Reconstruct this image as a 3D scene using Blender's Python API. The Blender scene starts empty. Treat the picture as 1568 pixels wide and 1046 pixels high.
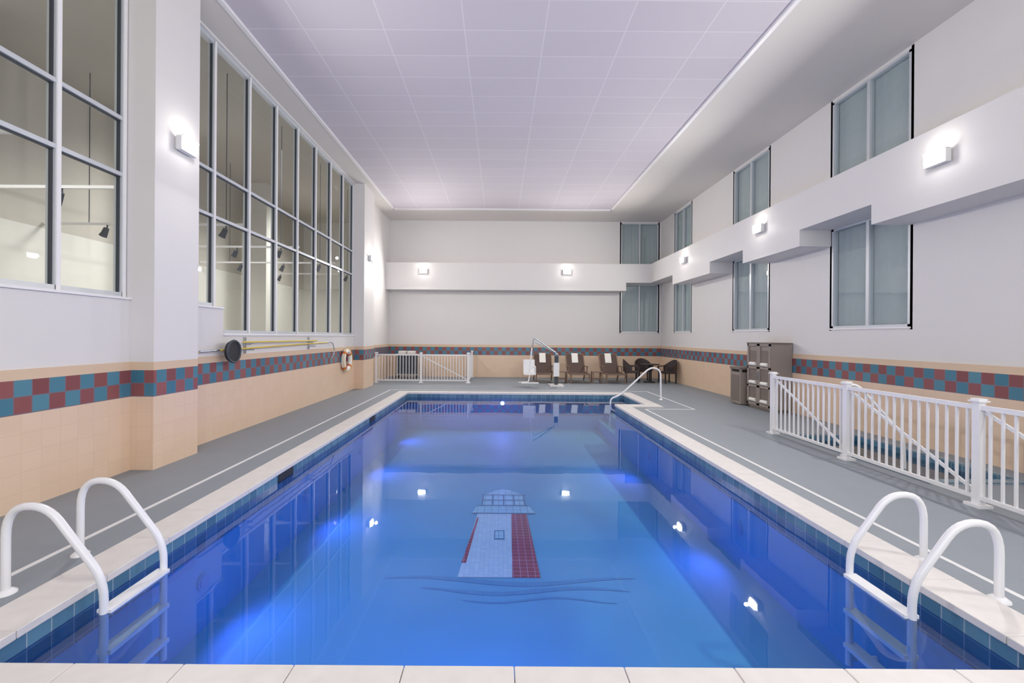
import bpy, bmesh, math
from mathutils import Vector, Matrix
scene=bpy.context.scene
try:
    scene.view_settings.view_transform='Standard'
    scene.view_settings.look='None'
except Exception: pass

# ---------------------------------------------------------------- materials
def lin(c):
    return tuple(((v/255)/12.92 if v/255<=0.04045 else (((v/255)+0.055)/1.055)**2.4) for v in c)+(1.0,)
def newmat(name):
    m=bpy.data.materials.new(name); m.use_nodes=True
    nt=m.node_tree; b=nt.nodes['Principled BSDF']; return m,nt,b
def mat(name,rgb,rough=0.5,metal=0.0,noise=0.06,scale=6.0,bump=0.0,spec=None,emit=None,estr=0):
    m,nt,b=newmat(name); N=nt.nodes; L=nt.links
    c=lin(rgb)
    b.inputs['Roughness'].default_value=rough; b.inputs['Metallic'].default_value=metal
    if spec is not None: b.inputs['Specular IOR Level'].default_value=spec
    geo=N.new('ShaderNodeNewGeometry'); no=N.new('ShaderNodeTexNoise'); no.inputs['Scale'].default_value=scale; no.inputs['Detail'].default_value=4
    L.new(geo.outputs['Position'],no.inputs['Vector'])
    mx=N.new('ShaderNodeMix'); mx.data_type='RGBA'
    mx.inputs[6].default_value=tuple(v*(1-noise) for v in c[:3])+(1,)
    mx.inputs[7].default_value=tuple(min(1,v*(1+noise)) for v in c[:3])+(1,)
    L.new(no.outputs['Fac'],mx.inputs[0]); L.new(mx.outputs[2],b.inputs['Base Color'])
    if bump>0:
        bp=N.new('ShaderNodeBump'); bp.inputs['Strength'].default_value=bump; bp.inputs['Distance'].default_value=0.01
        n2=N.new('ShaderNodeTexNoise'); n2.inputs['Scale'].default_value=scale*15; L.new(geo.outputs['Position'],n2.inputs['Vector'])
        L.new(n2.outputs['Fac'],bp.inputs['Height']); L.new(bp.outputs['Normal'],b.inputs['Normal'])
    if emit:
        b.inputs['Emission Color'].default_value=lin(emit); b.inputs['Emission Strength'].default_value=estr
    return m
def M(nt,op,a,b=None,c=None):
    n=nt.nodes.new('ShaderNodeMath'); n.operation=op
    for i,v in enumerate((a,b,c)):
        if v is None: continue
        if isinstance(v,(int,float)): n.inputs[i].default_value=v
        else: nt.links.new(v,n.inputs[i])
    return n.outputs[0]
def mixc(nt,f,a,b):
    n=nt.nodes.new('ShaderNodeMix'); n.data_type='RGBA'
    if isinstance(f,(int,float)): n.inputs[0].default_value=f
    else: nt.links.new(f,n.inputs[0])
    for i,v in ((6,a),(7,b)):
        if isinstance(v,tuple): n.inputs[i].default_value=v
        else: nt.links.new(v,n.inputs[i])
    return n.outputs[2]
def pos(nt):
    g=nt.nodes.new('ShaderNodeNewGeometry'); s=nt.nodes.new('ShaderNodeSeparateXYZ')
    nt.links.new(g.outputs['Position'],s.inputs[0]); return g.outputs['Position'],s.outputs[0],s.outputs[1],s.outputs[2]
def grout(nt,u,size,w,off=0.0):
    f=M(nt,'FRACT',M(nt,'DIVIDE',M(nt,'ADD',u,off+100*size),size))
    a=M(nt,'LESS_THAN',f,w/size); return a
def cellrand(nt,u,v,s1,s2):
    c=nt.nodes.new('ShaderNodeCombineXYZ')
    nt.links.new(M(nt,'FLOOR',M(nt,'DIVIDE',u,s1)),c.inputs[0]); nt.links.new(M(nt,'FLOOR',M(nt,'DIVIDE',v,s2)),c.inputs[1])
    w=nt.nodes.new('ShaderNodeTexWhiteNoise'); w.noise_dimensions='2D'; nt.links.new(c.outputs[0],w.inputs['Vector']); return w.outputs['Value']

def wainscot_mat():
    m,nt,b=newmat('wainscot_tile'); P,x,y,z=pos(nt)
    u=M(nt,'ADD',M(nt,'ADD',x,y),50.0)
    s=0.175
    tan=mixc(nt,cellrand(nt,u,z,0.2,0.2),lin((229,201,174)),lin((232,205,179)))
    g=M(nt,'MAXIMUM',grout(nt,u,0.2,0.006),grout(nt,z,0.2,0.006,0.03))
    tan=mixc(nt,g,tan,lin((222,194,168)))
    cap=M(nt,'GREATER_THAN',z,1.32)
    tan=mixc(nt,cap,tan,lin((222,196,168)))
    vb=M(nt,'SUBTRACT',z,0.97)
    par=M(nt,'MODULO',M(nt,'ADD',M(nt,'FLOOR',M(nt,'DIVIDE',u,s)),M(nt,'FLOOR',M(nt,'DIVIDE',vb,s))),2.0)
    par=M(nt,'GREATER_THAN',par,0.5)
    r=cellrand(nt,u,vb,s,s)
    teal=mixc(nt,r,lin((60,116,140)),lin((86,138,156)))
    red=mixc(nt,r,lin((130,74,76)),lin((150,90,88)))
    band=mixc(nt,par,teal,red)
    gb=M(nt,'MAXIMUM',grout(nt,u,s,0.010),grout(nt,vb,s,0.010))
    band=mixc(nt,gb,band,lin((125,112,122)))
    inb=M(nt,'MULTIPLY',M(nt,'GREATER_THAN',z,0.97),M(nt,'LESS_THAN',z,1.32))
    nt.links.new(mixc(nt,inb,tan,band),b.inputs['Base Color'])
    b.inputs['Roughness'].default_value=0.3
    return m
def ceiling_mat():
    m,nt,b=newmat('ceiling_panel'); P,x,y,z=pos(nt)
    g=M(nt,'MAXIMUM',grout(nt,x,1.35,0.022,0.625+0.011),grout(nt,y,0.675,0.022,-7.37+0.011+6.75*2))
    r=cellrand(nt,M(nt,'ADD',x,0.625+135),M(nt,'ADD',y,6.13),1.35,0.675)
    c=mixc(nt,r,lin((206,199,207)),lin((209,202,210)))  # lavender tint paints bounced blue pool light into the panel colour
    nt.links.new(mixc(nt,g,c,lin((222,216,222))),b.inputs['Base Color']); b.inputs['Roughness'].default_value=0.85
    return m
def tile_mat(name,c1,c2,cg,s,w,rough=0.2,mode='wall'):
    m,nt,b=newmat(name); P,x,y,z=pos(nt)
    if mode=='wall': u=M(nt,'ADD',M(nt,'ADD',x,y),50.0); v=z
    else: u=x; v=y
    r=cellrand(nt,u,v,s,s); c=mixc(nt,r,lin(c1),lin(c2))
    g=M(nt,'MAXIMUM',grout(nt,u,s,w),grout(nt,v,s,w))
    nt.links.new(mixc(nt,g,c,lin(cg)),b.inputs['Base Color']); b.inputs['Roughness'].default_value=rough
    return m
def coping_mat():
    m,nt,b=newmat('coping_stone'); P,x,y,z=pos(nt)
    geo=nt.nodes.new('ShaderNodeTexNoise'); geo.inputs['Scale'].default_value=9; geo.inputs['Detail'].default_value=6; nt.links.new(P,geo.inputs['Vector'])
    c=mixc(nt,geo.outputs['Fac'],lin((210,205,201)),lin((228,224,221)))
    nt.links.new(c,b.inputs['Base Color']); b.inputs['Roughness'].default_value=0.45
    return m
def water_mat():
    m=bpy.data.materials.new('pool_water'); m.use_nodes=True; nt=m.node_tree; N=nt.nodes; L=nt.links
    N.remove(N['Principled BSDF']); out=N['Material Output']
    t=N.new('ShaderNodeBsdfTransparent'); t.inputs[0].default_value=(0.78,0.93,0.98,1)
    g=N.new('ShaderNodeBsdfGlossy'); g.inputs['Roughness'].default_value=0.015; g.inputs[0].default_value=(0.92,0.96,1,1)
    fr=N.new('ShaderNodeFresnel'); fr.inputs[0].default_value=1.38
    mx=N.new('ShaderNodeMixShader'); L.new(fr.outputs[0],mx.inputs[0]); L.new(t.outputs[0],mx.inputs[1]); L.new(g.outputs[0],mx.inputs[2])
    L.new(mx.outputs[0],out.inputs[0])
    ge=N.new('ShaderNodeNewGeometry'); no=N.new('ShaderNodeTexNoise'); no.inputs['Scale'].default_value=2.2; no.inputs['Detail'].default_value=2
    L.new(ge.outputs['Position'],no.inputs['Vector'])
    bp=N.new('ShaderNodeBump'); bp.inputs['Strength'].default_value=0.02; bp.inputs['Distance'].default_value=0.04
    L.new(no.outputs['Fac'],bp.inputs['Height']); L.new(bp.outputs[0],g.inputs['Normal'])
    return m
def glass_mat(name,tint,f0=.05):
    m=bpy.data.materials.new(name); m.use_nodes=True; nt=m.node_tree; N=nt.nodes; L=nt.links
    N.remove(N['Principled BSDF']); out=N['Material Output']
    t=N.new('ShaderNodeBsdfTransparent'); t.inputs[0].default_value=tint
    g=N.new('ShaderNodeBsdfGlossy'); g.inputs['Roughness'].default_value=0.01
    lw=N.new('ShaderNodeLayerWeight'); lw.inputs[0].default_value=.5
    p=M(nt,'POWER',lw.outputs['Facing'],5.0); f=M(nt,'MULTIPLY_ADD',p,.75,f0)
    mx=N.new('ShaderNodeMixShader'); L.new(f,mx.inputs[0]); L.new(t.outputs[0],mx.inputs[1]); L.new(g.outputs[0],mx.inputs[2])
    L.new(mx.outputs[0],out.inputs[0]); return m

PAINT=mat('wall_paint',(226,223,221),0.55,noise=0.015,scale=2)
SOFF=mat('soffit_paint',(216,211,207),0.6,noise=0.015)
TRIM=mat('trim_white',(240,238,238),0.4,noise=0.01)
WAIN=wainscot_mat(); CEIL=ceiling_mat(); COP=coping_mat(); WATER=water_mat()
DECK=mat('deck_concrete',(136,143,151),0.55,noise=0.05,scale=3,bump=0.1)
LINE=mat('deck_line_paint',(225,225,225),0.5)
WTILE=tile_mat('waterline_tile',(70,108,134),(96,136,158),(155,168,180),0.15,0.008)
PLASTER=mat('pool_plaster',(98,178,215),0.6,noise=0.10,scale=1.3)
RAILW=mat('white_powdercoat',(238,238,240),0.25,noise=0.01)
ALU=mat('window_aluminium',(206,210,214),0.35,metal=0.2,noise=0.02)
DGREY=mat('dark_gasket',(60,66,74),0.5)
GLASS=glass_mat('window_glass',(0.94,0.96,0.96,1),.05)
GLASSB=glass_mat('tinted_glass',(0.86,0.92,0.93,1),.10)
CURT=mat('curtain_sheer',(190,196,196),0.9,noise=0.05)
LAMPH=mat('lamp_housing',(225,225,225),0.4)
LENS=mat('lamp_lens',(255,250,240),0.3,emit=(255,248,236),estr=30)
BLUEL=mat('underwater_lens',(110,165,215),0.3)
BLUEF=mat('underwater_lens_bright',(180,200,255),0.3,emit=(150,170,255),estr=8)
BROWN=mat('chair_brown',(84,64,57),0.6,noise=0.15,scale=40)
WOOD=mat('chair_wood',(124,100,84),0.5,noise=0.15,scale=12)
TOWEL=mat('towel_white',(240,238,232),0.9,bump=0.3)
DARK=mat('dark_wicker',(66,56,54),0.65,noise=0.3,scale=60,bump=0.3)
CABM=mat('cabinet_taupe',(150,139,131),0.5,noise=0.04)
CABD=mat('cabinet_dark',(122,110,102),0.5,noise=0.04)
BLACK=mat('black_rubber',(35,36,40),0.6)
YEL=mat('pole_yellow',(226,196,70),0.4)
RING=mat('ring_white',(240,236,228),0.5)
ORANGE=mat('ring_orange',(214,110,60),0.5)
STEEL=mat('stainless_steel',(190,195,200),0.2,metal=0.9,noise=0.02)
MW=tile_mat('mosaic_white',(205,228,238),(220,238,246),(175,212,228),0.06,0.005,0.4,'floor')
MR=tile_mat('mosaic_maroon',(165,44,66),(186,56,78),(205,150,175),0.09,0.008,0.4,'floor')
MB=tile_mat('mosaic_pale_blue',(165,216,232),(180,228,240),(110,160,185),0.12,0.008,0.4,'floor')
MD=tile_mat('mosaic_navy',(56,120,165),(62,128,172),(70,140,180),0.05,0.004,0.4,'floor')
MV=tile_mat('mosaic_wave_blue',(78,154,198),(84,160,202),(92,168,208),0.05,0.004,0.4,'floor')
LOBW=mat('lobby_wall_cream',(228,226,218),0.7,noise=0.02)
LOBT=mat('lobby_upper_taupe',(200,195,184),0.8,noise=0.03)
LOBF=mat('lobby_floor',(160,152,140),0.6)

# ---------------------------------------------------------------- mesh builder
class B:
    def __init__(s): s.v=[]; s.f=[]; s.m=[]; s.sm=[]; s.mats=[]; s.T=None
    def mi(s,m):
        if m not in s.mats: s.mats.append(m)
        return s.mats.index(m)
    def add(s,vs,fs,m,smooth=False):
        o=len(s.v)
        for p in vs:
            p=Vector(p)
            if s.T is not None: p=s.T@p
            s.v.append(p)
        i=s.mi(m)
        for f in fs: s.f.append([o+k for k in f]); s.m.append(i); s.sm.append(smooth)
    def box(s,x0,x1,y0,y1,z0,z1,m):
        s.add([(x0,y0,z0),(x1,y0,z0),(x1,y1,z0),(x0,y1,z0),(x0,y0,z1),(x1,y0,z1),(x1,y1,z1),(x0,y1,z1)],
              [(0,3,2,1),(4,5,6,7),(0,1,5,4),(1,2,6,5),(2,3,7,6),(3,0,4,7)],m)
    def quad(s,a,b,c,d,m): s.add([a,b,c,d],[(0,1,2,3)],m)
    def poly(s,pts,m): s.add(pts,[tuple(range(len(pts)))],m)
    def beam(s,p0,p1,w,h,m,up=(0,0,1)):
        p0=Vector(p0);p1=Vector(p1);d=(p1-p0).normalized();up=Vector(up)
        a=d.cross(up)
        if a.length<1e-4: a=Vector((1,0,0))
        a.normalize(); b=a.cross(d).normalized()
        a=a*w/2; b=b*h/2
        vs=[p0-a-b,p0+a-b,p0+a+b,p0-a+b,p1-a-b,p1+a-b,p1+a+b,p1-a+b]
        s.add(vs,[(0,1,2,3),(7,6,5,4),(0,4,5,1),(1,5,6,2),(2,6,7,3),(3,7,4,0)],m)
    def tube(s,pts,r,m,seg=12,closed=False):
        pts=[Vector(p) for p in pts]; n=len(pts)
        t=(pts[1]-pts[0]).normalized(); a=t.orthogonal().normalized()
        vs=[]
        for i in range(n):
            if closed: tn=(pts[(i+1)%n]-pts[i-1]).normalized()
            elif i==0: tn=(pts[1]-pts[0]).normalized()
            elif i==n-1: tn=(pts[-1]-pts[-2]).normalized()
            else: tn=((pts[i+1]-pts[i]).normalized()+(pts[i]-pts[i-1]).normalized()).normalized()
            a=(a-tn*a.dot(tn)).normalized(); b=tn.cross(a)
            rr=r[i] if isinstance(r,(list,tuple)) else r
            for k in range(seg):
                th=2*math.pi*k/seg; vs.append(pts[i]+a*math.cos(th)*rr+b*math.sin(th)*rr)
        fs=[]
        for i in range(n if closed else n-1):
            j=(i+1)%n
            for k in range(seg):
                k2=(k+1)%seg; fs.append((i*seg+k,i*seg+k2,j*seg+k2,j*seg+k))
        s.add(vs,fs,m,True)
        if not closed:
            s.add(vs[:seg],[tuple(reversed(range(seg)))],m); s.add(vs[-seg:],[tuple(range(seg))],m)
    def cyl(s,p0,p1,r,m,seg=16): s.tube([p0,p1],r,m,seg)
    def obj(s,name,bevel=0,parent=None):
        me=bpy.data.meshes.new(name); me.from_pydata([tuple(p) for p in s.v],[],s.f)
        for m in s.mats: me.materials.append(m)
        for i,p in enumerate(me.polygons): p.material_index=s.m[i]; p.use_smooth=s.sm[i]
        me.update(); o=bpy.data.objects.new(name,me); scene.collection.objects.link(o)
        if bevel>0:
            md=o.modifiers.new('Bevel','BEVEL'); md.width=bevel; md.segments=2; md.limit_method='ANGLE'; md.angle_limit=math.radians(50)
        if parent: o.parent=parent
        return o
def fillet(pts,r,n=6):
    pts=[Vector(p) for p in pts]; out=[pts[0]]
    for i in range(1,len(pts)-1):
        a,b,c=pts[i-1],pts[i],pts[i+1]
        rr=r[i-1] if isinstance(r,(list,tuple)) else r
        d1=min(rr,(a-b).length*0.49); d2=min(rr,(c-b).length*0.49)
        p=b+(a-b).normalized()*d1; q=b+(c-b).normalized()*d2
        for k in range(n+1):
            t=k/n; out.append(p*(1-t)**2+b*2*t*(1-t)+q*t*t)
    out.append(pts[-1]); return out

# ---------------------------------------------------------------- room dims
XL,XR=-4.89,7.1; YB=19.4; YF=-2.6
PX=-4.57
def hgrid(b,u0,u1,v0,v1,holes,fn,m):
    us=sorted(set([u0,u1]+[h[i] for h in holes for i in (0,1) if u0<h[i]<u1]))
    vs=sorted(set([v0,v1]+[h[i] for h in holes for i in (2,3) if v0<h[i]<v1]))
    for i in range(len(us)-1):
        for j in range(len(vs)-1):
            cu=(us[i]+us[i+1])/2; cv=(vs[j]+vs[j+1])/2
            if any(h[0]<cu<h[1] and h[2]<cv<h[3] for h in holes): continue
            b.quad(fn(us[i],vs[j]),fn(us[i+1],vs[j]),fn(us[i+1],vs[j+1]),fn(us[i],vs[j+1]),m)

SX0,SX1,SY0,SY1=5.5,6.6,5.6,8.1
# floor
b=B()
PL,PR,PN,PF=-2.9,3.08,2.335,13.8; AX,AY=3.9,11.6
hgrid(b,XL-0.1,XR+0.1,YF,YB+0.1,[(PL-.2,PR+.2,PN-.2,PF+.2),(PR+.2,AX+.2,AY-.2,PF+.2),(SX0,SX1,SY0,SY1)],lambda u,v:(u,v,0),DECK)
b.obj('floor')

# pool basin
b=B(); ZP=-1.1
out=[(PL,PN),(PR,PN),(PR,AY),(AX,AY),(AX,PF),(PL,PF)]
for i in range(6):
    a=out[i]; c=out[(i+1)%6]
    b.quad((a[0],a[1],ZP),(c[0],c[1],ZP),(c[0],c[1],-.03),(a[0],a[1],-.03),PLASTER)
b.quad((PL,PN,ZP),(PR,PN,ZP),(PR,PF,ZP),(PL,PF,ZP),PLASTER)
b.quad((PR,AY,ZP),(AX,AY,ZP),(AX,PF,ZP),(PR,PF,ZP),PLASTER)
for k,(xx,zz) in enumerate([(3.62,-0.32),(3.34,-0.55),(3.08,-0.8)]):
    b.box(xx,AX,AY,PF,ZP,zz,PLASTER)
t=0.012; z0,z1=-0.32,-0.03
b.box(PL,PL+t,PN,PF,z0,z1,WTILE); b.box(PR-t,PR,PN,AY,z0,z1,WTILE)
b.box(PL,AX,PF-t,PF,z0,z1,WTILE); b.box(PR,AX,AY,AY+t,z0,z1,WTILE); b.box(AX-t,AX,AY,PF,z0,z1,WTILE); b.box(PL,PR,PN,PN+t,z0,z1,WTILE)
for yy in (5.95,10.0):
    b.box(PL+t,PL+t+0.01,yy-0.2,yy+0.2,-0.15,-0.03,BLACK)
b.obj('swimming_pool')
# coping
b=B(); cw=0.32; ov=0.03; zt=0.025; zb=-0.03
def copseg(x0,x1,y0,y1,axis,m=COP):
    L=(x1-x0) if axis=='x' else (y1-y0); n=max(1,round(L/0.62)); 
    for i in range(n):
        if axis=='x': b.box(x0+L*i/n+0.002,x0+L*(i+1)/n-0.002,y0,y1,zb,zt,m)
        else: b.box(x0,x1,y0+L*i/n+0.002,y0+L*(i+1)/n-0.002,zb,zt,m)
copseg(PL-cw,PL+ov,PN-cw,PF+cw,'y'); copseg(PR-ov,PR+cw,PN-cw,AY-cw,'y')
copseg(PL+ov,PR-ov,PN-cw,PN+ov,'x'); copseg(PL+ov,AX+cw,PF-ov,PF+cw,'x')
copseg(PR-ov,AX+cw,AY-cw,AY+ov,'x'); copseg(AX-ov,AX+cw,AY+ov,PF-ov,'y')
b.obj('pool_coping',bevel=0.006)
# water
b=B(); zw=-0.13
b.poly([(p[0],p[1],zw) for p in out],WATER); b.obj('pool_water')

# lighthouse mosaic
b=B(); zz=ZP+0.004
def fl(pts,m,dz=0): b.poly([(x,y,zz+dz) for x,y in pts],m)
fl([(-.49,5.27),(.17,5.27),(.21,7.16),(-.34,7.16)],MW,0.001)
fl([(-.47,5.6),(-.41,5.6),(-.315,7.0),(-.34,7.0)],MR,0.003)
fl([(.17,5.27),(.51,5.27),(.46,7.16),(.21,7.16)],MR,0.002)
fl([(-.06,6.25),(.09,6.25),(.09,6.55),(-.06,6.55)],MD,0.003)
fl([(-.045,6.28),(.075,6.28),(.075,6.52),(-.045,6.52)],MB,0.004)
fl([(-.44,7.18),(.60,7.18),(.52,7.5),(-.36,7.5)],MB,0.002)
fl([(-.28,7.53),(.46,7.53),(.46,8.0),(-.28,8.0)],MB,0.002)
for x in (-.28,-.1,.09,.27,.45): fl([(x-.012,7.5),(x+.012,7.5),(x+.012,8.0),(x-.012,8.0)],MD,0.004)
for y,w0,w1 in ((7.17,-.44,.6),(7.5,-.36,.52),(7.75,-.29,.47),(8.0,-.3,.48)): fl([(w0,y-.015),(w1,y-.015),(w1,y+.015),(w0,y+.015)],MD,0.005)
fl([(-.25,8.02),(.43,8.02),(.25,8.22),(.09,8.32),(-.07,8.22)],MB,0.002)
b.obj('lighthouse_mosaic')
b=B()
def wave(x0,x1,yc,amp,ph,w):
    n=40; up=[];lo=[]
    for i in range(n+1):
        t=i/n; x=x0+(x1-x0)*t; y=yc+amp*math.sin(ph+t*7.5); ww=w*math.sin(math.pi*t)**0.6+0.004
        up.append((x,y+ww,zz)); lo.append((x,y-ww,zz))
    for i in range(n): b.quad(lo[i],lo[i+1],up[i+1],up[i],MV)
wave(-1.35,1.65,5.2,.07,0.6,.04); wave(-.9,1.5,5.0,.06,2.0,.035); wave(-.4,1.3,4.82,.05,3.2,.015)
b.obj('wave_mosaic')

# deck lines
b=B()
def ln(x0,y0,x1,y1,w=0.045):
    if x0==x1: b.box(x0-w/2,x0+w/2,min(y0,y1),max(y0,y1),0.0,0.004,LINE)
    else: b.box(min(x0,x1),max(x0,x1),y0-w/2,y0+w/2,0.0,0.004,LINE)
ln(-3.62,0.5,-3.62,14.6); ln(3.66,0.5,3.66,11.0); ln(3.66,11.0,4.9,11.0); ln(4.9,11.0,4.9,14.6); ln(-3.62,14.6,4.9,14.6)
b.obj('deck_line_marking')

# walls
RW=[(7.6,9.4),(11.6,13.35),(16.3,17.85)]
holes=[]
for a,c in RW: holes+= [(a,c,2.02,4.13),(a,c,4.93,6.84)]
b=B(); hgrid(b,YF,YB,0,7.0,holes,lambda u,v:(XR,u,v),PAINT); b.obj('wall_right')
b=B(); b.box(XR-0.02,XR,YF,YB-0.02,0,1.43,WAIN); b.obj('wall_right_wainscot')
BW=(5.34,6.99)
b=B(); hgrid(b,XL,XR,0,7.0,[(BW[0],BW[1],2.02,4.13),(BW[0],BW[1],4.93,6.84)],lambda u,v:(u,YB,v),PAINT); b.obj('wall_back')
b=B(); b.box(XL,XR-0.02,YB-0.02,YB,0,1.43,WAIN); b.obj('wall_back_wainscot')
b=B()
def lw(y0,y1,z0,z1,x0=XL-0.2,x1=XL): b.box(x0,x1,y0,y1,z0,z1,PAINT)
lw(YF,5.8,0,2.25); lw(5.8,6.65,0,6.86); lw(6.65,7.75,0,2.25); lw(7.75,14.75,0,1.78); lw(14.75,YB,0,6.86)
lw(YF,YB,6.86,6.9)
b.obj('wall_left')
b=B(); b.box(XL,XL+0.02,YF,5.8,0,1.43,WAIN); b.box(XL,XL+0.02,6.65,14.75,0,1.43,WAIN); b.box(XL,XL+0.02,15.9,YB-0.02,0,1.43,WAIN); b.obj('wall_left_wainscot')
for (y0,y1) in ((5.8,6.65),(14.75,15.9)):
    b=B(); b.box(XL,PX,y0,y1,0,1.43,WAIN); b.box(XL,PX,y0,y1,1.43,6.9,PAINT); b.obj('pilaster')
b=B(); b.box(XL-0.22,XL+0.03,7.75,14.75,1.78,1.82,TRIM); b.box(XL-0.22,XL+0.03,YF,5.8,2.25,2.28,TRIM); b.box(XL-0.22,XL+0.03,6.65,7.75,2.25,2.28,TRIM); b.obj('trim_sill')
b=B(); hgrid(b,XL-.2,XR+.1,0,7.0,[(-3.5,5.5,2.2,6.2)],lambda u,v:(u,YF,v),PAINT); b.obj('wall_front')  # opening added behind the camera to let in fill light
b=B()
for x in (-3.5,-1.25,1.0,3.25,5.5): b.box(x-.04,x+.04,YF-.05,YF+.05,2.2,6.2,ALU)
for z in (2.2,4.2,6.2): b.box(-3.5,5.5,YF-.05,YF+.05,z-.04,z+.04,ALU)
b.quad((-3.5,YF,2.2),(5.5,YF,2.2),(5.5,YF,6.2),(-3.5,YF,6.2),GLASS)
b.obj('window_11')  # added window, never in view, frames the rear fill light
# beams
b=B(); BX=6.42; BY=18.72; zb0,zb1,zt_=3.78,4.13,4.93
for y0,y1,z in ((YF,7.6,zb0),(7.6,9.42,zb1),(9.42,11.62,zb0),(11.62,13.45,zb1),(13.45,16.35,zb0),(16.35,BY,zb1)): b.box(BX,XR,y0,y1,z,zt_,PAINT)
b.box(XL,5.38,BY,YB,zb0,zt_,PAINT); b.box(5.38,XR,BY,YB,zb1,zt_,PAINT)
b.obj('wall_beam')
# ceiling
CX0,CX1,CYB=-4.34,4.5,17.7
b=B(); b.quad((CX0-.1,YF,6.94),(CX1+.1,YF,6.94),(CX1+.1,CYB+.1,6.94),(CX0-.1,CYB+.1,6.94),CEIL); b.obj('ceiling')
b=B(); b.box(XL-.2,CX0,YF,YB,6.9,7.05,SOFF); b.box(CX1,XR+.1,YF,YB,6.9,7.05,SOFF); b.box(CX0,CX1,CYB,YB,6.9,7.05,SOFF); b.obj('ceiling_soffit')
b=B(); b.box(CX0-.0,CX0+.07,YF,CYB,6.89,6.96,TRIM); b.box(CX1-.07,CX1,YF,CYB,6.89,6.96,TRIM); b.box(CX0,CX1,CYB-.07,CYB,6.89,6.96,TRIM); b.obj('trim_ceiling')

# left curtain-wall glazing
def lglaz(name,ys,z0s,z1,hz):
    b=B(); X=XL-0.1
    w=0.032
    for i,y in enumerate(ys):
        z0=z0s[0] if y<7.7 else z0s[1]
        b.box(X-.06,X+.05,y-w,y+w,z0,z1,ALU); b.box(X+.05,X+.06,y-w+.008,y+w-.008,z0,z1,TRIM)
        for s in (-1,1): b.box(X-.02,X+.02,y+s*w-(.012 if s<0 else 0),y+s*w+(.012 if s>0 else 0),z0,z1,DGREY)
    a,c=ys[0],ys[-1]
    for z in hz:
        b.box(X-.05,X+.048,a,c,z-w*.8,z+w*.8,ALU); b.box(X-.02,X+.02,a,c,z-w*.8-.012,z+w*.8+.012,DGREY)
    b.box(X-.05,X+.05,a,c,z1-.06,z1,ALU)
    for i in range(len(ys)-1):
        z0=z0s[0] if ys[i+1]<7.7 else z0s[1]
        b.box(X-.05,X+.05,ys[i],ys[i+1],z0,z0+.06,ALU)
        b.quad((X,ys[i],z0),(X,ys[i+1],z0),(X,ys[i+1],z1),(X,ys[i],z1),GLASS)
    return b.obj(name)
lglaz('window_1',[YF+.03,-.74,.2,1.14,2.08,3.02,3.96,4.9,5.76],(2.28,2.28),6.86,(3.88,4.61))
lglaz('window_2',[6.69,7.58,8.64,9.68,10.7,11.75,12.78,13.78,14.71],(2.28,1.82),6.86,(3.84,4.61))
# guest room windows
def gwin(name,place,a,c,z0,z1):
    b=B()
    def bx(u0,u1,d0,d1,za,zb,m):
        if place=='R': b.box(XR+d0,XR+d1,u0,u1,za,zb,m)
        else: b.box(u0,u1,YB+d0,YB+d1,za,zb,m)
    fw=0.045
    bx(a,a+fw,.0,.10,z0,z1,ALU); bx(c-fw,c,.0,.10,z0,z1,ALU); bx(a,c,.0,.10,z0,z0+fw,ALU); bx(a,c,.0,.10,z1-fw,z1,ALU)
    mid=(a+c)/2; bx(mid-.035,mid+.035,.01,.1,z0,z1,ALU); bx(a+fw,a+fw+.012,.03,.06,z0,z1,DGREY); bx(mid+.035,mid+.05,.03,.06,z0,z1,DGREY)
    bx(a-.02,c+.02,-.02,.0,z0-.03,z0,TRIM)
    d=.05
    if place=='R': b.quad((XR+d,a,z0),(XR+d,c,z0),(XR+d,c,z1),(XR+d,a,z1),GLASSB)
    else: b.quad((a,YB+d,z0),(c,YB+d,z0),(c,YB+d,z1),(a,YB+d,z1),GLASSB)
    n=60; vs=[]
    for i in range(n+1):
        u=a+(c-a)*i/n; d=.12+.005*math.sin(i*1.05)+.005*math.sin(i*0.37)
        for z in (z0,z1):
            vs.append((XR+d,u,z) if place=='R' else (u,YB+d,z))
    b.add(vs,[(2*i,2*i+2,2*i+3,2*i+1) for i in range(n)],CURT,True)
    bx(a-.05,a,.0,.35,z0-.05,z1+.05,CURT); bx(c,c+.05,.0,.35,z0-.05,z1+.05,CURT); bx(a,c,.3,.35,z0-.05,z1+.05,CURT); bx(a,c,0.10,.35,z1,z1+.05,CURT); bx(a,c,.10,.35,z0-.05,z0,CURT)
    b.obj(name)
k=3
for z0_,z1_ in ((2.02,4.13),(4.93,6.84)):
    for a,c in RW+[BW]:
        gwin('window_%d'%k,'B' if (a,c)==BW else 'R',a,c,z0_,z1_); k+=1

# lobby beyond the left glazing
b=B()
b.quad((-10,YF,0),(XL-.2,YF,0),(XL-.2,YB+3,0),(-10,YB+3,0),LOBF); b.obj('lobby_floor')
b=B(); b.box(-10.1,-10,YF,YB+3,0,4.1,LOBW); b.box(-10.1,-10,YF,YB+3,4.1,7.6,LOBT); b.box(-10.1,XL-.2,YB+2.9,YB+3,0,7.6,LOBW); b.box(-10.1,XL-.2,YF-.1,YF,0,7.6,LOBW); b.box(XL-.2,XL-.1,YB,YB+3,0,7.6,LOBW); b.obj('lobby_wall')
b=B(); b.box(-10.1,XL-.2,YF,YB+3,7.5,7.6,LOBT); b.box(XL-.2,XL-.1,YF,YB+3,6.9,7.6,LOBT); b.obj('lobby_ceiling')
for y in (6.9,11.5,16.5):
    b=B(); b.box(-9.4,-8.8,y,y+.7,0,7.5,LOBW); b.box(-9.44,-8.76,y-.04,y+.74,0,.15,LOBW); b.obj('lobby_column')
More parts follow.
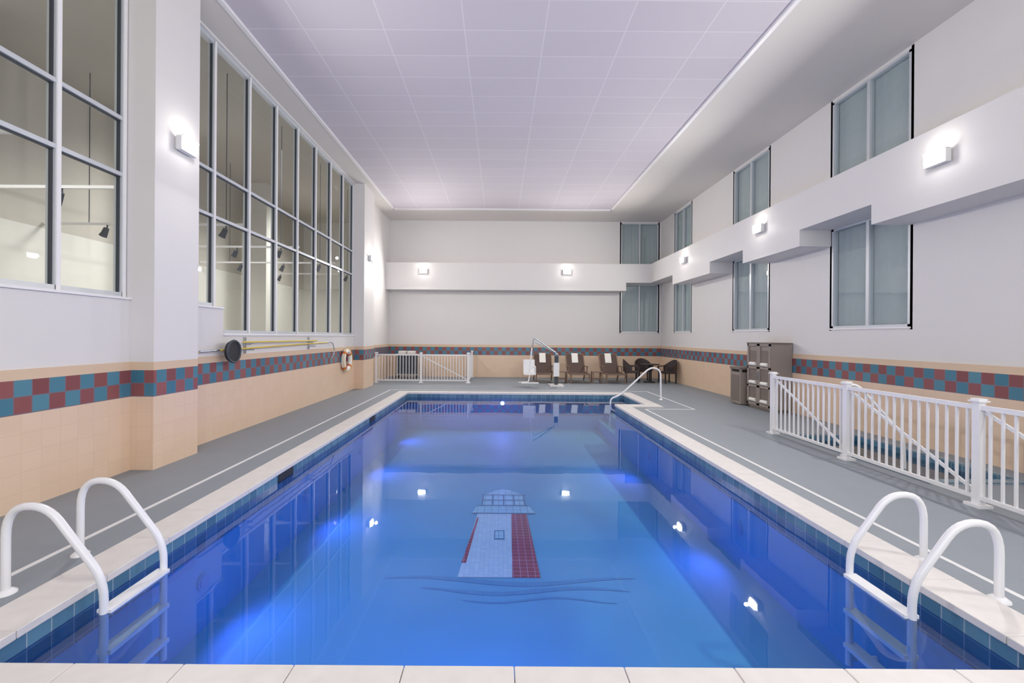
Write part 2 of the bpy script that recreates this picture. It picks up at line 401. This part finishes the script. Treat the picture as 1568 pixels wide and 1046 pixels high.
for y in (5.0,7.2,9.6,12.0,14.6,17.2):
    b=B(); zt2=4.1 if y<6 else 4.2
    b.beam((-9.98,y,zt2),(-5.5,y,zt2),.05,.05,TRIM)
    for x in (-9,-6): b.cyl((x,y,zt2),(x,y,7.5),.008,DGREY,6)
    for x in (-8.6,-7.2,-6.0):
        b.cyl((x,y,zt2-.02),(x,y,zt2-.12),.015,DGREY,8); b.tube([(x,y-.02,zt2-.1),(x-.06,y,zt2-.2),(x-.1,y,zt2-.27)],[.05,.06,.075],DGREY,12)
        b.cyl((x-.1,y,zt2-.27),(x-.104,y,zt2-.277),.05,LAMPH,12)
    b.obj('track_light')

# sconces: flat rectangular wall packs
SCE=105
def sconce(px,py,pz,n,e=SCE):
    b=B(); n=Vector(n); ang=math.atan2(n.y,n.x)
    b.T=Matrix.Translation((px,py,pz))@Matrix.Rotation(ang,4,'Z')
    b.box(0,.03,-.13,.13,-.09,.08,LAMPH)
    b.box(.03,.11,-.16,.16,-.11,.09,LAMPH)
    b.box(.11,.125,-.15,.15,-.07,.08,LENS)
    b.box(.11,.14,-.16,.16,.08,.095,LAMPH)
    b.box(.04,.10,-.13,.13,.09,.094,LENS)
    o=b.obj('wall_sconce')
    l=bpy.data.lights.new('sconce_lamp','AREA'); l.shape='RECTANGLE'; l.size=.28; l.size_y=.14; l.energy=e; l.color=(1,.97,.925)
    lo=bpy.data.objects.new('sconce_lamp',l); scene.collection.objects.link(lo); lo.location=Vector((px,py,pz))+n*.16
    lo.rotation_euler=(n+Vector((0,0,-.25))).to_track_quat('-Z','Y').to_euler(); lo.parent=o
    l=bpy.data.lights.new('sconce_glow','POINT'); l.energy=4; l.color=(1,.97,.93); l.shadow_soft_size=.05
    lo=bpy.data.objects.new('sconce_glow',l); scene.collection.objects.link(lo); lo.location=Vector((px,py,pz))+n*.3; lo.parent=o
sconce(PX,6.29,4.5,(1,0,0)); sconce(PX,15.35,4.5,(1,0,0),70); sconce(-3.26,BY,4.56,(0,-1,0)); sconce(2.84,BY,4.56,(0,-1,0))
sconce(BX,6.39,4.45,(-1,0,0)); sconce(BX,10.8,4.5,(-1,0,0)); sconce(BX,15.25,4.5,(-1,0,0),80); sconce(BX,2.2,4.5,(-1,0,0))

# underwater lights
def uw(px,py,pz,n,e,m=BLUEL):
    b=B(); n=Vector(n); p=Vector((px,py,pz))
    b.cyl(p,p+n*.02,.08,PLASTER,24); b.cyl(p+n*.02,p+n*.03,.06,m,24)
    o=b.obj('underwater_light')
    l=bpy.data.lights.new('underwater_lamp','SPOT'); l.spot_size=math.radians(165); l.spot_blend=1.0; l.shadow_soft_size=.01; l.energy=e; l.color=(.2,.19,1.0)
    lo=bpy.data.objects.new('underwater_lamp',l); scene.collection.objects.link(lo); lo.location=p+n*.06
    lo.rotation_euler=n.to_track_quat('-Z','Y').to_euler(); lo.parent=o
uw(.1,PF,-.3,(0,-1,0),60,BLUEF); uw(-.1,PN,-.5,(0,1,0),130)
for y in (4.3,6.6,9.2,12): uw(PL,y,-.62,(1,0,0),50)
for y in (5.6,9.0): uw(PR,y,-.62,(-1,0,0),42)

# ladders
def ladder(side):
    b=B(); s=side
    xf=3.40 if s<0 else 3.46; xp=2.72 if s<0 else 2.86; H=.6 if s<0 else .53
    for y in (3.03,3.57):
        p=fillet([(s*xf,y,0),(s*xf,y,H-.01),(s*(xf-.28),y,H+.015),(s*xp,y,.10),(s*xp,y,-.85)],[.2,.14,.14])
        b.tube(p,.026,RAILW,14); b.tube([(s*xf,y,0.0),(s*xf,y,.012),(s*xf,y,.03)],[.062,.06,.034],RAILW,20)
        b.tube([(s*xp,y,-.8),(s*(2.90 if s<0 else 3.08),y,-.8)],.02,RAILW,10)
    for z in (-.12,-.4,-.68):
        b.box(s*xp-.05,s*xp+.05,3.03,3.57,z-.02,z+.012,RAILW)
    b.obj('pool_ladder')
ladder(-1); ladder(1)

# alcove handrail
b=B(); b.tube(fillet([(4.68,12.7,0),(4.66,12.7,.86),(4.38,12.7,.95),(3.5,12.7,.12),(3.22,12.7,.02),(3.2,12.7,-.8)],[.15,.2,.2,.1]),.024,RAILW,12)
b.tube([(4.68,12.7,0),(4.68,12.7,.03)],[.06,.035],RAILW,16); b.obj('pool_handrail')

# fences
def picket_fence(name,p0,p1,posts,h=1.1,diag=()):
    b=B(); p0=Vector(p0);p1=Vector(p1); d=(p1-p0); d.normalize()
    pw=.075
    for t in posts:
        q=p0+d*t
        b.box(q.x-pw/2,q.x+pw/2,q.y-pw/2,q.y+pw/2,0,h+.03,RAILW)
        b.box(q.x-.06,q.x+.06,q.y-.06,q.y+.06,h+.03,h+.045,RAILW); b.box(q.x-.045,q.x+.045,q.y-.045,q.y+.045,h+.045,h+.065,RAILW)
        b.box(q.x-.08,q.x+.08,q.y-.08,q.y+.08,0,.03,RAILW)
    for i in range(len(posts)-1):
        a=p0+d*posts[i]; c=p0+d*posts[i+1]; up=Vector((0,0,1))
        b.beam(a+up*(h-.03),c+up*(h-.03),.045,.05,RAILW); b.beam(a+up*.1,c+up*.1,.045,.04,RAILW)
        n=round((c-a).length/.115)
        for k in range(1,n):
            q=a+(c-a)*k/n; b.box(q.x-.011,q.x+.011,q.y-.011,q.y+.011,.1,h-.03,RAILW)
        if i in diag:
            off=Vector((-d.y,d.x,0))*.03
            b.beam(a+off+up*(h-.06),c+off+up*.12,.02,.035,RAILW)
    return b.obj(name)
picket_fence('pool_fence',(5.18,8.3,0),(5.18,-.6,0),[0,1.76,3.56,5.3,7.1],diag=(0,1,2,3))
picket_fence('pool_fence',(-4.72,16.8,0),(-1.2,16.8,0),[0,1.72,3.52],diag=(1,))
picket_fence('pool_fence',(-1.2,16.9,0),(-1.2,19.3,0),[.12,2.3])

# spa
b=B()
x0,x1,y0,y1=SX0,SX1,SY0,SY1
for q in (((x0,y0),(x1,y0)),((x1,y0),(x1,y1)),((x1,y1),(x0,y1)),((x0,y1),(x0,y0))):
    a,c=q; b.quad((a[0],a[1],-.8),(c[0],c[1],-.8),(c[0],c[1],0),(a[0],a[1],0),WTILE)
b.quad((x0,y0,-.8),(x1,y0,-.8),(x1,y1,-.8),(x0,y1,-.8),PLASTER)
b.box(x0-.14,x0,y0-.14,y1+.14,0,.02,WTILE); b.box(x1,x1+.14,y0-.14,y1+.14,0,.02,WTILE); b.box(x0,x1,y0-.14,y0,0,.02,WTILE); b.box(x0,x1,y1,y1+.14,0,.02,WTILE)
b.quad((x0,y0,-.08),(x1,y0,-.08),(x1,y1,-.08),(x0,y1,-.08),WATER)
b.obj('spa_pool')
b=B(); b.tube(fillet([(5.3,6.75,0),(5.3,6.75,1.05),(5.45,6.7,1.12),(5.9,6.4,.4),(5.9,6.35,-.7)],.12),.02,RAILW,10); b.tube([(5.3,6.75,0),(5.3,6.75,.03)],[.05,.035],RAILW,14); b.obj('spa_handrail')

# cabinet
b=B(); x0,x1,y0,y1,h=6.53,7.07,10.6,11.57,1.66
b.box(x0+.03,x1,y0,y1,0.06,h,CABM); b.box(x0+.05,x1-.02,y0+.03,y1-.03,0,.06,CABD); b.box(x0-.01,x1+.0,y0-.02,y1+.02,h,h+.03,CABD)
my=(y0+y1)/2
for a,c in ((y0,my-.005),(my+.005,y1)):
    f=.06
    b.box(x0,x0+.03,a,a+f,.1,h,CABM); b.box(x0,x0+.03,c-f,c,.1,h,CABM)
    for z in (.1,.55,1.02,h-.06): b.box(x0,x0+.03,a,c,z,z+.06,CABM)
    for z in (.16,.61,1.08): 
        b.box(x0+.024,x0+.03,a+f,c-f,z,z+.41,CABD)
        b.tube([(x0+.015,a+f+.05,z+.06),(x0+.015,c-f-.05,z+.06)],.045,TOWEL,10)
    b.box(x0-.02,x0,(c-.04 if a==y0 else a+.02),(c-.02 if a==y0 else a+.04),.75,.95,STEEL)
b.obj('towel_cabinet',bevel=.004)
b=B(); x0,x1,y0,y1,h=6.45,6.95,11.75,12.25,1.0
b.box(x0,x1,y0,y1,.03,h-.12,CABM); b.box(x0+.03,x1-.03,y0+.03,y1-.03,0,.03,CABD); b.box(x0-.015,x1+.015,y0-.015,y1+.015,h-.05,h+.02,CABD)
b.box(x0+.04,x1-.04,y0+.04,y1-.04,h-.12,h-.05,BLACK); 
for xx in (x0,x1-.05):
    for yy in (y0,y1-.05): b.box(xx,xx+.05,yy,yy+.05,h-.12,h-.05,CABM)
b.box(x0-.008,x0,y0+.05,y1-.05,.1,h-.2,CABD); b.obj('waste_bin',bevel=.006)

# life ring
b=B(); cy,cz=13.75,1.02; X=XL+.02
R=.29; n=48; pts=[(X+.08,cy+R*math.cos(2*math.pi*i/n),cz+R*math.sin(2*math.pi*i/n)) for i in range(n)]
b.tube(pts,.07,RING,14,closed=True)
for k in range(4):
    a0=math.pi/4+k*math.pi/2; b.tube([(X+.08,cy+R*math.cos(a0+t),cz+R*math.sin(a0+t)) for t in (-.14,-.07,0,.07,.14)],.075,ORANGE,14)
b.tube([(X+.13,cy+.38*math.cos(2*math.pi*i/n),cz+.38*math.sin(2*math.pi*i/n)) for i in range(n)],.008,YEL,6,closed=True)
b.cyl((X,cy,cz+.25),(X+.17,cy,cz+.25),.015,STEEL,8); b.obj('life_ring')
# rescue pole and skimmer net
b=B(); X=XL+.1
b.tube([(X,7.0,1.52),(X,12.2,1.60)],.016,YEL,10); b.tube([(X+.05,8.1,1.66),(X+.05,11.4,1.66)],.016,YEL,10); b.tube([(X,7.0,1.52),(X,7.5,1.53)],.018,STEEL,10)
b.tube(fillet([(X,12.1,1.60),(X,12.6,1.6),(X,12.75,1.3),(X,12.45,1.12)],.15),.014,STEEL,10)
for y in (8.4,11.2): b.box(XL+.0,X+.08,y-.02,y+.02,1.5,1.53,STEEL); b.box(XL,XL+.02,y-.04,y+.04,1.44,1.75,STEEL); b.box(X+.0,X+.08,y-.02,y+.02,1.62,1.64,STEEL); b.box(XL,X+.02,y-.015,y+.015,1.6,1.64,STEEL)
b.obj('rescue_pole')
b=B(); n=32; X=XL+.16; c=(X+.04,7.75,1.5)
b.tube([(X+.04,c[1]+.19*math.cos(2*math.pi*i/n),c[2]+.19*math.sin(2*math.pi*i/n)) for i in range(n)],.02,DGREY,8,closed=True)
b.cyl((X-.02,c[1],c[2]),(X+.04,c[1],c[2]),.18,BLACK,28); b.cyl((XL,c[1],c[2]),(X-.02,c[1],c[2]),.02,STEEL,8); b.obj('skimmer_net')

# lounge chairs
def lounge(x,y):
    b=B(); b.T=Matrix.Translation((x,y,0)); w=.36
    for sx in (-1,1):
        b.beam((sx*w,-.75,.36),(sx*w,.35,.38),.04,.05,WOOD); b.beam((sx*w,.3,.36),(sx*w,.72,1.08),.04,.05,WOOD)
        b.beam((sx*w,-.68,0),(sx*w,-.66,.36),.045,.045,WOOD,(0,1,0)); b.beam((sx*w,.55,0),(sx*w,.3,.4),.045,.045,WOOD,(0,1,0))
        b.beam((sx*w,-.15,.36),(sx*w,-.15,.6),.04,.04,WOOD,(0,1,0)); b.beam((sx*(w+.01),-.25,.62),(sx*(w+.01),.46,.62),.06,.03,WOOD)
    b.beam((-w,-.74,.36),(w,-.74,.36),.05,.05,WOOD); b.beam((-w,.72,1.08),(w,.72,1.08),.05,.05,WOOD)
    prof=[(-.74,.39),(-.3,.37),(.1,.35),(.3,.38),(.42,.56),(.58,.83),(.72,1.1)]
    vs=[];fs=[]
    for (yy,z) in prof:
        for xx in (-w+.02,w-.02): vs.append((xx,yy,z)); 
    for (yy,z) in prof:
        for xx in (-w+.02,w-.02): vs.append((xx,yy+.015,z-.025))
    n=len(prof)
    for i in range(n-1): fs+= [(2*i,2*i+1,2*i+3,2*i+2),(2*n+2*i,2*n+2*i+2,2*n+2*i+3,2*n+2*i+1)]
    b.add(vs,fs,BROWN)
    b.add([(-.13,.50,.74),(.13,.50,.74),(.13,.70,1.12),(-.13,.70,1.12),(.13,.76,1.12),(-.13,.76,1.12),(.13,.80,.9),(-.13,.80,.9),(-.13,.53,.72),(.13,.53,.72),(.13,.735,1.09),(-.13,.735,1.09)],
          [(0,1,2,3),(3,2,4,5),(5,4,6,7),(1,0,8,9),(1,9,10,2),(0,3,11,8)],TOWEL)
    b.obj('lounge_chair',bevel=.006)
for x in (1.78,3.12,4.5): lounge(x,17.6)
for x in (2.45,3.81):
    b=B(); b.T=Matrix.Translation((x,17.2,0)); b.box(-.2,.2,-.2,.2,.42,.45,WOOD)
    for sx in (-1,1):
        for sy in (-1,1): b.beam((sx*.17,sy*.17,0),(sx*.17,sy*.17,.42),.04,.04,WOOD,(0,1,0))
    b.box(-.17,.17,-.17,.17,.15,.17,WOOD); b.obj('side_table',bevel=.005)
# patio table + wicker chairs
b=B(); b.T=Matrix.Translation((5.98,17.5,0))
b.tube([(0,0,.71),(0,0,.74)],.36,DARK,32); b.cyl((0,0,.03),(0,0,.71),.035,BLACK,12); b.tube([(0,0,0),(0,0,.04)],[.24,.2],BLACK,24)
b.tube([(.37*math.cos(i*math.pi/16),.37*math.sin(i*math.pi/16),.725) for i in range(32)],.016,BLACK,8,closed=True)
b.obj('patio_table')
def wicker(x,y,rot):
    b=B(); b.T=Matrix.Translation((x,y,0))@Matrix.Rotation(rot,4,'Z')
    b.box(-.26,.26,-.28,.22,.38,.45,DARK)
    for sx in (-1,1):
        for yy in (-.25,.2): b.beam((sx*.24,yy,0),(sx*.24,yy,.4),.04,.04,BLACK,(0,1,0))
    n=14; vs=[];fs=[]
    for i in range(n+1):
        t=math.pi*i/n; cx=.3*math.cos(t); cyy=.0+.28*math.sin(t); top=.66+.26*math.sin(t)**1.2
        for (r,z) in ((1,.42),(1.05,top),(1.18,top),(1.12,.42)): vs.append((cx*r,cyy*r,z))
    for i in range(n):
        for k in range(4): fs.append((4*i+k,4*i+4+k,4*i+4+(k+1)%4,4*i+(k+1)%4))
    fs+= [(0,1,2,3),(4*n+3,4*n+2,4*n+1,4*n)]
    b.add(vs,fs,DARK)
    for sx in (-1,1): b.beam((sx*.3,-.26,.64),(sx*.3,.05,.66),.07,.035,DARK); b.beam((sx*.28,-.25,.42),(sx*.3,-.25,.64),.04,.04,DARK,(0,1,0))
    b.obj('wicker_chair')
wicker(5.28,17.6,math.radians(80)); wicker(6.68,17.4,math.radians(-80)); wicker(5.98,18.25,0)

# pool lift
b=B()
bx,by=2.08,16.1
b.box(bx-.25,bx+.25,by-.3,by+.3,0,.05,RAILW); b.box(bx-.06,bx+.06,by-.06,by+.06,.05,1.1,DGREY)
b.box(bx-.1,bx+.1,by-.1,by+.12,.35,.85,RAILW)
b.tube(fillet([(bx,by,1.0),(bx,by,1.2),(bx-.85,by-.1,1.78),(bx-.9,by-.1,1.4)],.08),.03,STEEL,10)
b.tube(fillet([(bx+.08,by,.5),(bx+.08,by,1.15),(bx-.8,by-.02,1.6)],.1),.022,STEEL,10)
b.tube([(bx-.9,by-.1,1.42),(bx-.95,by-.1,.9)],.025,RAILW,10)
b.box(bx-1.2,bx-.78,by-.35,by+.1,.42,.47,RAILW); b.add([(bx-1.2,by+.08,.47),(bx-.78,by+.08,.47),(bx-.78,by+.16,.95),(bx-1.2,by+.16,.95),(bx-1.2,by+.12,.47),(bx-.78,by+.12,.47),(bx-.78,by+.2,.95),(bx-1.2,by+.2,.95)],[(0,1,2,3),(7,6,5,4),(0,3,7,4),(1,5,6,2),(3,2,6,7)],RAILW)
for sx in (bx-1.2,bx-.78): b.tube(fillet([(sx,by+.14,.72),(sx,by-.28,.7),(sx,by-.28,.45)],.06),.016,RAILW,8)
b.tube(fillet([(bx-1.0,by-.3,.44),(bx-1.05,by-.6,.2),(bx-1.4,by-.62,.18)],.06),.016,RAILW,8); b.box(bx-1.3,bx-.7,by-.72,by-.5,.15,.18,RAILW)
b.cyl((bx-.98,by-.05,.44),(bx-.95,by-.05,.9),.02,RAILW,8)
b.obj('pool_lift')

# towel cart
b=B(); b.T=Matrix.Translation((-3.9,18.6,0))
b.box(-.45,.45,-.25,.25,.15,.2,STEEL); b.box(-.42,.42,-.22,.22,.2,1.0,DGREY); b.box(-.47,.47,-.27,.27,1.0,1.04,CABM)
for sx in (-.4,.4):
    for sy in (-.2,.2): b.cyl((sx-.02,sy,.07),(sx+.02,sy,.07),.07,BLACK,12); b.box(sx-.015,sx+.015,sy-.015,sy+.015,.07,.16,STEEL)
for z in (1.04,1.1): b.box(-.35,-.05,-.18,.18,z,z+.055,TOWEL); b.box(.03,.33,-.18,.18,z,z+.055,TOWEL)
b.tube(fillet([(.45,-.2,.9),(.6,-.2,.95),(.6,.2,.95),(.45,.2,.9)],.06),.015,STEEL,8); b.obj('towel_cart',bevel=.005)

# ---------------------------------------------------------------- lights
def area(name,loc,target,sx,sy,e,col=(1,1,1),spread=180):
    l=bpy.data.lights.new(name,'AREA'); l.shape='RECTANGLE'; l.size=sx; l.size_y=sy; l.energy=e; l.color=col; l.spread=math.radians(spread)
    o=bpy.data.objects.new(name,l); scene.collection.objects.link(o); o.location=loc
    o.rotation_euler=(Vector(target)-Vector(loc)).to_track_quat('-Z','Y').to_euler(); return o
area('rear_fill_light',(1,YF+.12,4.2),(1,10,4.2),8.8,3.9,330,(1,.995,.98))  # added fill lamp behind the camera, placed in the added window opening
for y,e in ((1,190),(6,190),(12,230),(18,260)): area('lobby_fill_light',(-6.9,y,7.4),(-9.8,y,2.6),1.4,4.0,e,(1,.99,.97),100)  # added fill lamps without fixtures, brighten the lobby behind the glazing
w=bpy.data.worlds.new('World'); scene.world=w; w.use_nodes=True
w.node_tree.nodes['Background'].inputs[0].default_value=(.9,.93,1,1); w.node_tree.nodes['Background'].inputs[1].default_value=.8

# ---------------------------------------------------------------- camera
cd=bpy.data.cameras.new('Camera'); cd.sensor_width=36; cd.lens=672/1568*36; cd.shift_x=.012; cd.shift_y=-.005; cd.clip_start=.05
co=bpy.data.objects.new('Camera',cd); scene.collection.objects.link(co); co.location=(0,0,1.8); co.rotation_euler=(math.pi/2,-.007,0)
scene.camera=co
